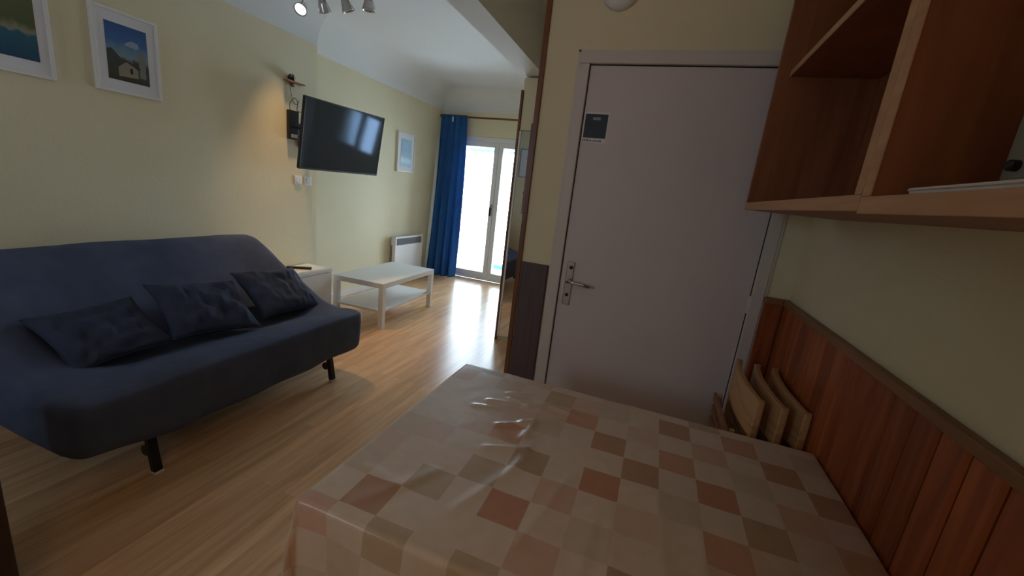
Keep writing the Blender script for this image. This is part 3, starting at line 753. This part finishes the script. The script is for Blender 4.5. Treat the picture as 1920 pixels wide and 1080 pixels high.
# ------------------------------------------------------------------ dining table and oilcloth
TX0, TX1, TY0, TY1, TZ = -.605, .575, .582, 1.395, .745
def table():
    t = thing('dining_table', 'rectangular dining table hidden under a patchwork oilcloth', 'table', ((TX0+TX1)/2, (TY0+TY1)/2, 0))
    bx('table_top', (TX0, TY0, TZ-.03), (TX1, TY1, TZ), 'beech', t)
    bx('apron', (TX0+.05, TY0+.05, TZ-.11), (TX1-.05, TY1-.05, TZ-.0305), 'beech', t)
    for x in (TX0+.04, TX1-.09):
        for y in (TY0+.04, TY1-.09): bx('leg', (x, y, 0), (x+.05, y+.05, TZ-.111), 'beech', t)
    ridges = []
    rnd = random.Random(7)
    def R_(x0, y0, x1, y1, w, h): ridges.append((Vector((x0, y0)), Vector((x1, y1)), w, h))
    # crumpled creases around the far left part, soft folds running forward
    for s in [(-.42,1.17,-.33,1.19,.008,.007),(-.36,1.22,-.29,1.20,.007,.006),(-.30,1.19,-.24,1.24,.007,.006),(-.28,1.10,-.17,1.17,.008,.008),(-.45,1.12,-.37,1.14,.007,.005),
              (-.34,1.05,-.26,1.10,.009,.005),(-.25,1.02,-.245,1.12,.010,.008),(-.235,.84,-.22,1.02,.014,.008),(-.30,.70,-.21,.93,.018,.009),(-.33,.93,-.22,.98,.008,.004),
              (-.15,.66,-.10,.90,.016,.007),(-.02,.60,-.01,.82,.018,.006),(.04,.60,.02,.85,.018,.006),(.14,.60,.12,.95,.02,.006),(.22,.62,.21,.9,.02,.006),(-.55,.72,-.44,.70,.02,.007),(-.50,.62,-.40,.78,.02,.008),
              (.1,1.25,.45,1.22,.018,.005),(.3,.7,.5,1.0,.02,.004),(-.38,1.25,-.30,1.28,.007,.005),(-.22,1.24,-.12,1.22,.008,.005)]: R_(*(s[:4]+(s[4]*(1 if s[4]<.013 else .75), s[5]*(1.1 if s[4]<.013 else .38))))
    def hgt(x, y):
        p = Vector((x, y)); h = 0
        for a, b, w, k in ridges:
            d = b-a; s = max(0, min(1, (p-a).dot(d)/d.length_squared)); q = (p-a-d*s).length
            if q < 4*w: h += k*math.exp(-(q/w)**2)
        nn_ = noise.noise(Vector((x*5, y*5, 0)))*.002 + noise.noise(Vector((x*22, y*14, 3)))*.0009
        return max(0, h+nn_+.002)
    OV = dict(l=.26, n=.30, f=.16, r=.0)
    S = .0935; st = S/11; bx0 = -.018-S/2; by0 = .934-S/2       # patchwork square and its grid origin
    U0 = bx0 - math.ceil((bx0-(TX0-OV['l']))/st)*st; V0 = by0 - math.ceil((by0-(TY0-OV['n']))/st)*st
    nu = int((TX1+.012-U0)/st)+1; nv = int((TY1+OV['f']-V0)/st)+1
    U1 = U0+(nu-1)*st; V1 = V0+(nv-1)*st
    def f(a, b):
        u = U0+(U1-U0)*a; v = V0+(V1-V0)*b
        cx = min(max(u, TX0), TX1); cy = min(max(v, TY0), TY1)
        dx, dy = u-cx, v-cy; d = math.hypot(dx, dy)
        if d < 1e-6: return (u, v, TZ+.0015+hgt(u, v))
        ox, oy = dx/d, dy/d
        r = .012
        s = d
        if s < r*PI/2: out = r*math.sin(s/r); dn = r*(1-math.cos(s/r))
        else: out = r; dn = r + (s-r*PI/2)
        # hanging folds: stronger around the corners
        ph = math.atan2(oy, ox)
        corner = abs(ox*oy)*2
        par = (cx*9 + cy*7)
        out += dn*(.06 + .10*corner) + (math.sin(par*2.3)*.010 + math.sin(ph*6)*.02*corner)*min(1, dn/.12)
        if dx > 0: out = min(out, .010); 
        if dy > 0: out = min(out, .035)
        z = TZ+.0015+hgt(cx, cy)*max(0, 1-d/.05) - dn*(1-.0*corner)
        return (cx+ox*out, cy+oy*out, z)
    c = MB().grid(f, nu, nv).build('tablecloth', 'cloth', None, smooth=True)
    me = c.data; l = me.uv_layers.new(name='flat')
    for p in me.polygons:
        for li in p.loop_indices:
            vi = me.loops[li].vertex_index; i = vi % nu; j = vi//nu
            l.data[li].uv = (U0+(U1-U0)*i/(nu-1) + 4.96, V0+(V1-V0)*j/(nv-1) + 5.01)
    cream = (.74,.61,.50); tan = (.56,.43,.30); tanl = (.66,.54,.42); dtan = (.50,.36,.24); org = (.63,.36,.24); dorg = (.56,.28,.17); sal = (.68,.45,.34); sall = (.71,.53,.42); brn = (.52,.31,.20)
    pat = {(-2,4): tan, (-1,3): org, (-3,1): org, (-2,0): dtan, (0,2): brn, (0,0): dorg, (-1,-1): sal, (-2,-2): dorg, (-4,-2): tan, (-6,0): tanl, (1,1): brn, (2,4): brn, (1,3): sall,
           (-2,2): tanl, (-1,-3): sal, (0,-2): tanl, (1,-1): sall, (-3,-1): tan, (4,4): org, (5,3): brn, (6,2): brn, (3,1): dorg, (4,0): dtan, (5,1): sal, (3,-1): org, (6,0): org, (3,3): sal,
           (1,-3): dtan, (2,2): org, (4,2): tanl, (2,0): tanl, (0,4): tanl, (-4,2): cream, (-4,0): cream, (-4,4): tanl, (-5,3): cream, (-5,1): cream, (-5,-1): cream, (-6,2): cream, (-5,-3): brn, (-3,-3): cream}
    rc = random.Random(11); soft = [cream, tanl, sall, cream, tanl, tan, sal]
    ca = me.color_attributes.new('patch', 'FLOAT_COLOR', 'CORNER')
    for p in me.polygons:
        q = [(me.loops[li].vertex_index % nu, me.loops[li].vertex_index//nu) for li in p.loop_indices]
        u = U0+st*sum(a for a, b in q)/4; v = V0+st*sum(b for a, b in q)/4
        i = math.floor((u-bx0)/S); j = math.floor((v-by0)/S)
        if (i+j) % 2: col = cream if ((i*7+j*13) % 5) else sall
        else:
            if (i, j) not in pat: pat[(i, j)] = rc.choice(soft)
            col = pat[(i, j)]
        for li in p.loop_indices: ca.data[li].color = (*col, 1)
    tag(c, 'cream oilcloth with orange and tan patchwork squares draped over the dining table', 'tablecloth')
table()

# ------------------------------------------------------------------ folded chairs against the right wall
def folded_chair(label):
    """local frame: X = thickness (wall side +), Y = width, Z up; origin on the floor at the middle"""
    t = thing('folding_chair', label, 'folding chair', (0,0,0), 0, 'folded wooden chairs behind the dining table')
    w = .43
    def curve(v, b=-.020): return b*(1-(2*v-1)**2)       # bow of the back board
    n = 16; z0, z1 = .695, .835
    vs = []; fs = []
    for i in range(n+1):
        v = i/n; y = -w/2+.0+w*v; x = .014 + curve(v)
        vs += [(x-.009, y, z0), (x+.009, y, z0), (x+.009, y, z1), (x-.009, y, z1)]
    for i in range(n):
        for a in range(4): fs.append((i*4+a, i*4+(a+1) % 4, (i+1)*4+(a+1) % 4, (i+1)*4+a))
    fs += [(0,1,2,3), tuple(n*4+a for a in (3,2,1,0))]
    MB().add(vs, fs).build('backrest', 'beech', t, bevel=.002, smooth=False)
    for s in (-1, 1):
        y = s*(w/2-.012)
        MB().bar((.022, y, 0), (.014, y, .835), .018, .024, (0,1,0)).build('rear_leg', 'beech', t, bevel=.002)
        y = s*(w/2-.040)
        MB().bar((-.012, y, 0), (-.002, y, .50), .020, .022, (0,1,0)).build('front_leg', 'beech', t, bevel=.002)
    for z in (.12,): bx('stretcher', (-.018, -w/2+.05, z), (-.004, w/2-.05, z+.025), 'beech', t)
    # folded-up seat leaning out slightly
    m = Matrix.Translation((-.022, 0, .34)) @ Matrix.Rotation(math.radians(-4), 4, 'Y')
    for s in (-1, 1):
        y = s*(w/2-.062)
        MB().box((.002, y-.010, 0), (.018, y+.010, .34), m).build('seat_rail', 'beech', t, bevel=.002)
    for i in range(6):
        MB().box((-.012, -w/2+.03, .012+i*.056), (.0015, w/2-.03, .052+i*.056), m).build('seat_slat', 'beech_dark' if i < 5 else 'beech_dark', t, bevel=.003)
    return t
def copy_tree(o, parent=None):
    c = o.copy(); COL.objects.link(c); c.parent = parent
    for ch in [x for x in list(bpy.data.objects) if x.parent == o]: copy_tree(ch, c)
    return c
first = folded_chair('outermost folded wooden chair leaning behind the table, its pale backrest board in full view')
spots = [(.425, 1.715, 0.0), (.493, 1.70, 0.0), (.560, 1.70, 0.0)]
labs = [None, 'middle one of the folded wooden chairs leaning behind the dining table', 'folded wooden chair behind the table, nearest the pine boarded wall']
chairs = [first] + [copy_tree(first) for _ in range(2)]
for (x, y, lean), c, lb in zip(spots, chairs, labs):
    c.location = (x, y, 0); c.rotation_euler = (0, math.radians(lean*.3), math.radians(lean))
    if lb: c['label'] = lb

# ------------------------------------------------------------------ wall shelf units on the right wall
def shelf_unit(y0, y1, label, shelves, zb, xb=XR-.001):
    xf, zt = .30, 2.42; th = .027
    t = thing('wall_shelf_unit', label, 'shelf unit', ((xf+xb)/2, (y0+y1)/2, zb))
    def edged(name, lo, hi, par, front=True):
        """panel with a pale front edging"""
        p = MB().box((lo[0]+.004, lo[1], lo[2]), hi).build(name, 'cab_face', par, bevel=0)
        MB().box((lo[0], lo[1], lo[2]), (lo[0]+.0038, hi[1], hi[2])).build('edging', 'cab_edge', p, bevel=.001)
    edged('bottom_board', (xf, y0, zb), (xb, y1, zb+th), t)
    edged('top_board', (xf, y0, zt-th), (xb, y1, zt), t)
    edged('side_panel', (xf, y0, zb+th+.0005), (xb, y0+th, zt-th-.0005), t)
    if y1 > 1.5: bx('side_panel', (xf, y1-.02, zb+th+.0005), (xb, y1, zt-th-.0005), 'cab_face', t, bevel=.001)
    else: edged('side_panel', (xf, y1-th, zb+th+.0005), (xb, y1, zt-th-.0005), t)
    bx('back_panel', (xb-.006, y0+th, zb+th), (xb-.0005, y1-th, zt-th), 'cab_face', t, bevel=0)
    for z in shelves: edged('shelf', (.338, y0+th+.0005, z), (xb-.0065, y1-.021 if y1 > 1.5 else y1-th-.0005, z+.02), t)
    # lighter edging along the visible underside lip
    return t
shelf_unit(.832, 1.80, 'open orange wood shelf unit on the right wall, the one nearer the entrance door', [1.925], 1.462)
shelf_unit(-.20, .830, 'open dark wood shelf unit on the right wall, cut off by the right picture edge', [], 1.458)
def on_shelf():
    z = 1.458+.0275
    t = thing('tray', 'thin pale tray with rounded corners on the right-hand wall shelf unit', 'tray', (.44, .55, z))
    mb = MB(); pts = []
    x0, x1, y0, y1, r = .308, .575, .36, .735, .03
    for cx, cy, a in ((x1-r, y1-r, 0), (x0+r, y1-r, 90), (x0+r, y0+r, 180), (x1-r, y0+r, 270)):
        for i in range(7): q = math.radians(a+15*i); pts.append((cx+r*math.cos(q), cy+r*math.sin(q)))
    k = len(pts); vs = [(a, b, z+.0005) for a, b in pts] + [(a, b, z+.006) for a, b in pts]
    mb.add(vs, [tuple(range(k))[::-1], tuple(range(k, 2*k))] + [(i, (i+1) % k, k+(i+1) % k, k+i) for i in range(k)])
    mb.build('plate', 'tray', t, bevel=.001)
    rim = MB().tube([(a, b, z+.0065) for a, b in pts+pts[:1]], .0022, 8); rim.build('rim', 'tray', t, smooth=True)
    a = thing('countertop_appliance', 'grey compact appliance with a dark glossy front standing on the pale tray', 'appliance', (.48, .48, z+.014))
    zz = z+.0145
    bx('casing', (.40, .365, zz+.008), (.57, .728, zz+.130), 'appliance', a, bevel=.008)
    bx('front_glass', (.396, .375, zz+.02), (.4005, .672, zz+.120), 'appliance_glass', a, bevel=.002)
    MB().lathe([(.007,0),(.007,.008),(.005,.011)], (.4, .700, zz+.03), (-1,0,0), 20).build('knob', 'black_plastic', a)
    for x in (.42, .55):
        for y in (.39, .70): MB().cyl((x, y, zz-.0), (x, y, zz+.0085), .008).build('foot', 'black_plastic', a)
on_shelf()

# ------------------------------------------------------------------ dim warm fill lamp added on the ceiling behind the viewer
def fill_dome():
    p = (.38, -.80, ZC)
    t = thing('fill_lamp', 'round opal fill lamp added unseen on the ceiling behind the viewer', 'ceiling light', p)
    MB().lathe([(.10, 0), (.10, .02), (.095, .025)], p, (0,0,-1), 32).build('base', 'white_plastic', t, smooth=True)
    MB().lathe([(.094, .026), (.13, .032), (.14, .06), (.12, .10), (.07, .125), (.005, .132)], p, (0,0,-1), 32).build('lamp_shade', 'fill_bulb', t, smooth=True)
    l = bpy.data.lights.new('fill_light', 'POINT'); l.energy = 7; l.color = (1, .68, .46); l.shadow_soft_size = .12
    o = bpy.data.objects.new('fill_light', l); COL.objects.link(o); o.location = (p[0], p[1], ZC-.28)
fill_dome()

# ------------------------------------------------------------------ dark cupboard at the near left
def cupboard():
    t = thing('dark_cupboard', 'dark brown wooden cupboard whose edge shows in the lower left corner', 'cupboard', (-1.85, .2, 0))
    m = (-2.05, -.30, 0)
    bx('body', (-2.02, -.30, 0), (-1.62, .490, .80), 'dark_wood', t)
    bx('door', (-1.618, -.29, .06), (-1.60, .488, .78), 'dark_wood', t, bevel=.003)
    bx('top', (-2.04, -.31, .801), (-1.59, .50, .825), 'dark_wood', t, bevel=.003)
cupboard()

# ------------------------------------------------------------------ ceiling spotlight bar
def spots_bar():
    y = 2.83
    t = thing('spotlight_bar', 'ceiling spotlight bar with four swivelling heads, the leftmost one lit', 'ceiling light', (-2.6, y, ZC))
    bx('bar', (-3.02, y-.03, 2.735), (-2.2, y+.03, 2.76), 'chrome', t, bevel=.006)
    bx('ceiling_rose', (-2.70, y-.05, 2.76), (-2.52, y+.05, ZC), 'chrome', t, bevel=.006)
    aims = [((-2.935, (.35, -.75, -.75))), ((-2.715, (-.1, .5, -.8))), ((-2.495, (.25, .3, -.9))), ((-2.295, (0, .05, -1)))]
    for i, (x, d) in enumerate(aims):
        d = Vector(d).normalized(); c = Vector((x, y, 2.645))
        hd = MB().lathe([(.014,-.050),(.026,-.046),(.034,-.025),(.040,.0),(.047,.026),(.049,.034),(.043,.034),(.040,.024)], c, d, 28, cap=False)
        hd.lathe([(.002,-.051),(.014,-.050)], c, d, 28, cap=False)
        h = hd.build('lamp_head', 'chrome', t, smooth=True)
        MB().lathe([(.001,.020),(.030,.020),(.040,.024)], c, d, 28, cap=False).build('lamp_glass', 'bulb_on' if i == 0 else 'bulb_off', h, smooth=True)
        MB().cyl(c-d*.045+Vector((0,0,.0)), (x, y, 2.735), .006).build('stem', 'chrome', t)
        if i == 0:
            l = bpy.data.lights.new('lit_spot', 'SPOT'); l.energy = 70; l.color = (1, .66, .34); l.spot_size = math.radians(64); l.spot_blend = 1; l.shadow_soft_size = .03
            o = bpy.data.objects.new('lit_spot', l); COL.objects.link(o); o.location = c+d*.045
            aim = o.location + Vector((.12, -.03, -1)) - o.location; o.rotation_euler = aim.to_track_quat('-Z', 'Y').to_euler()
spots_bar()
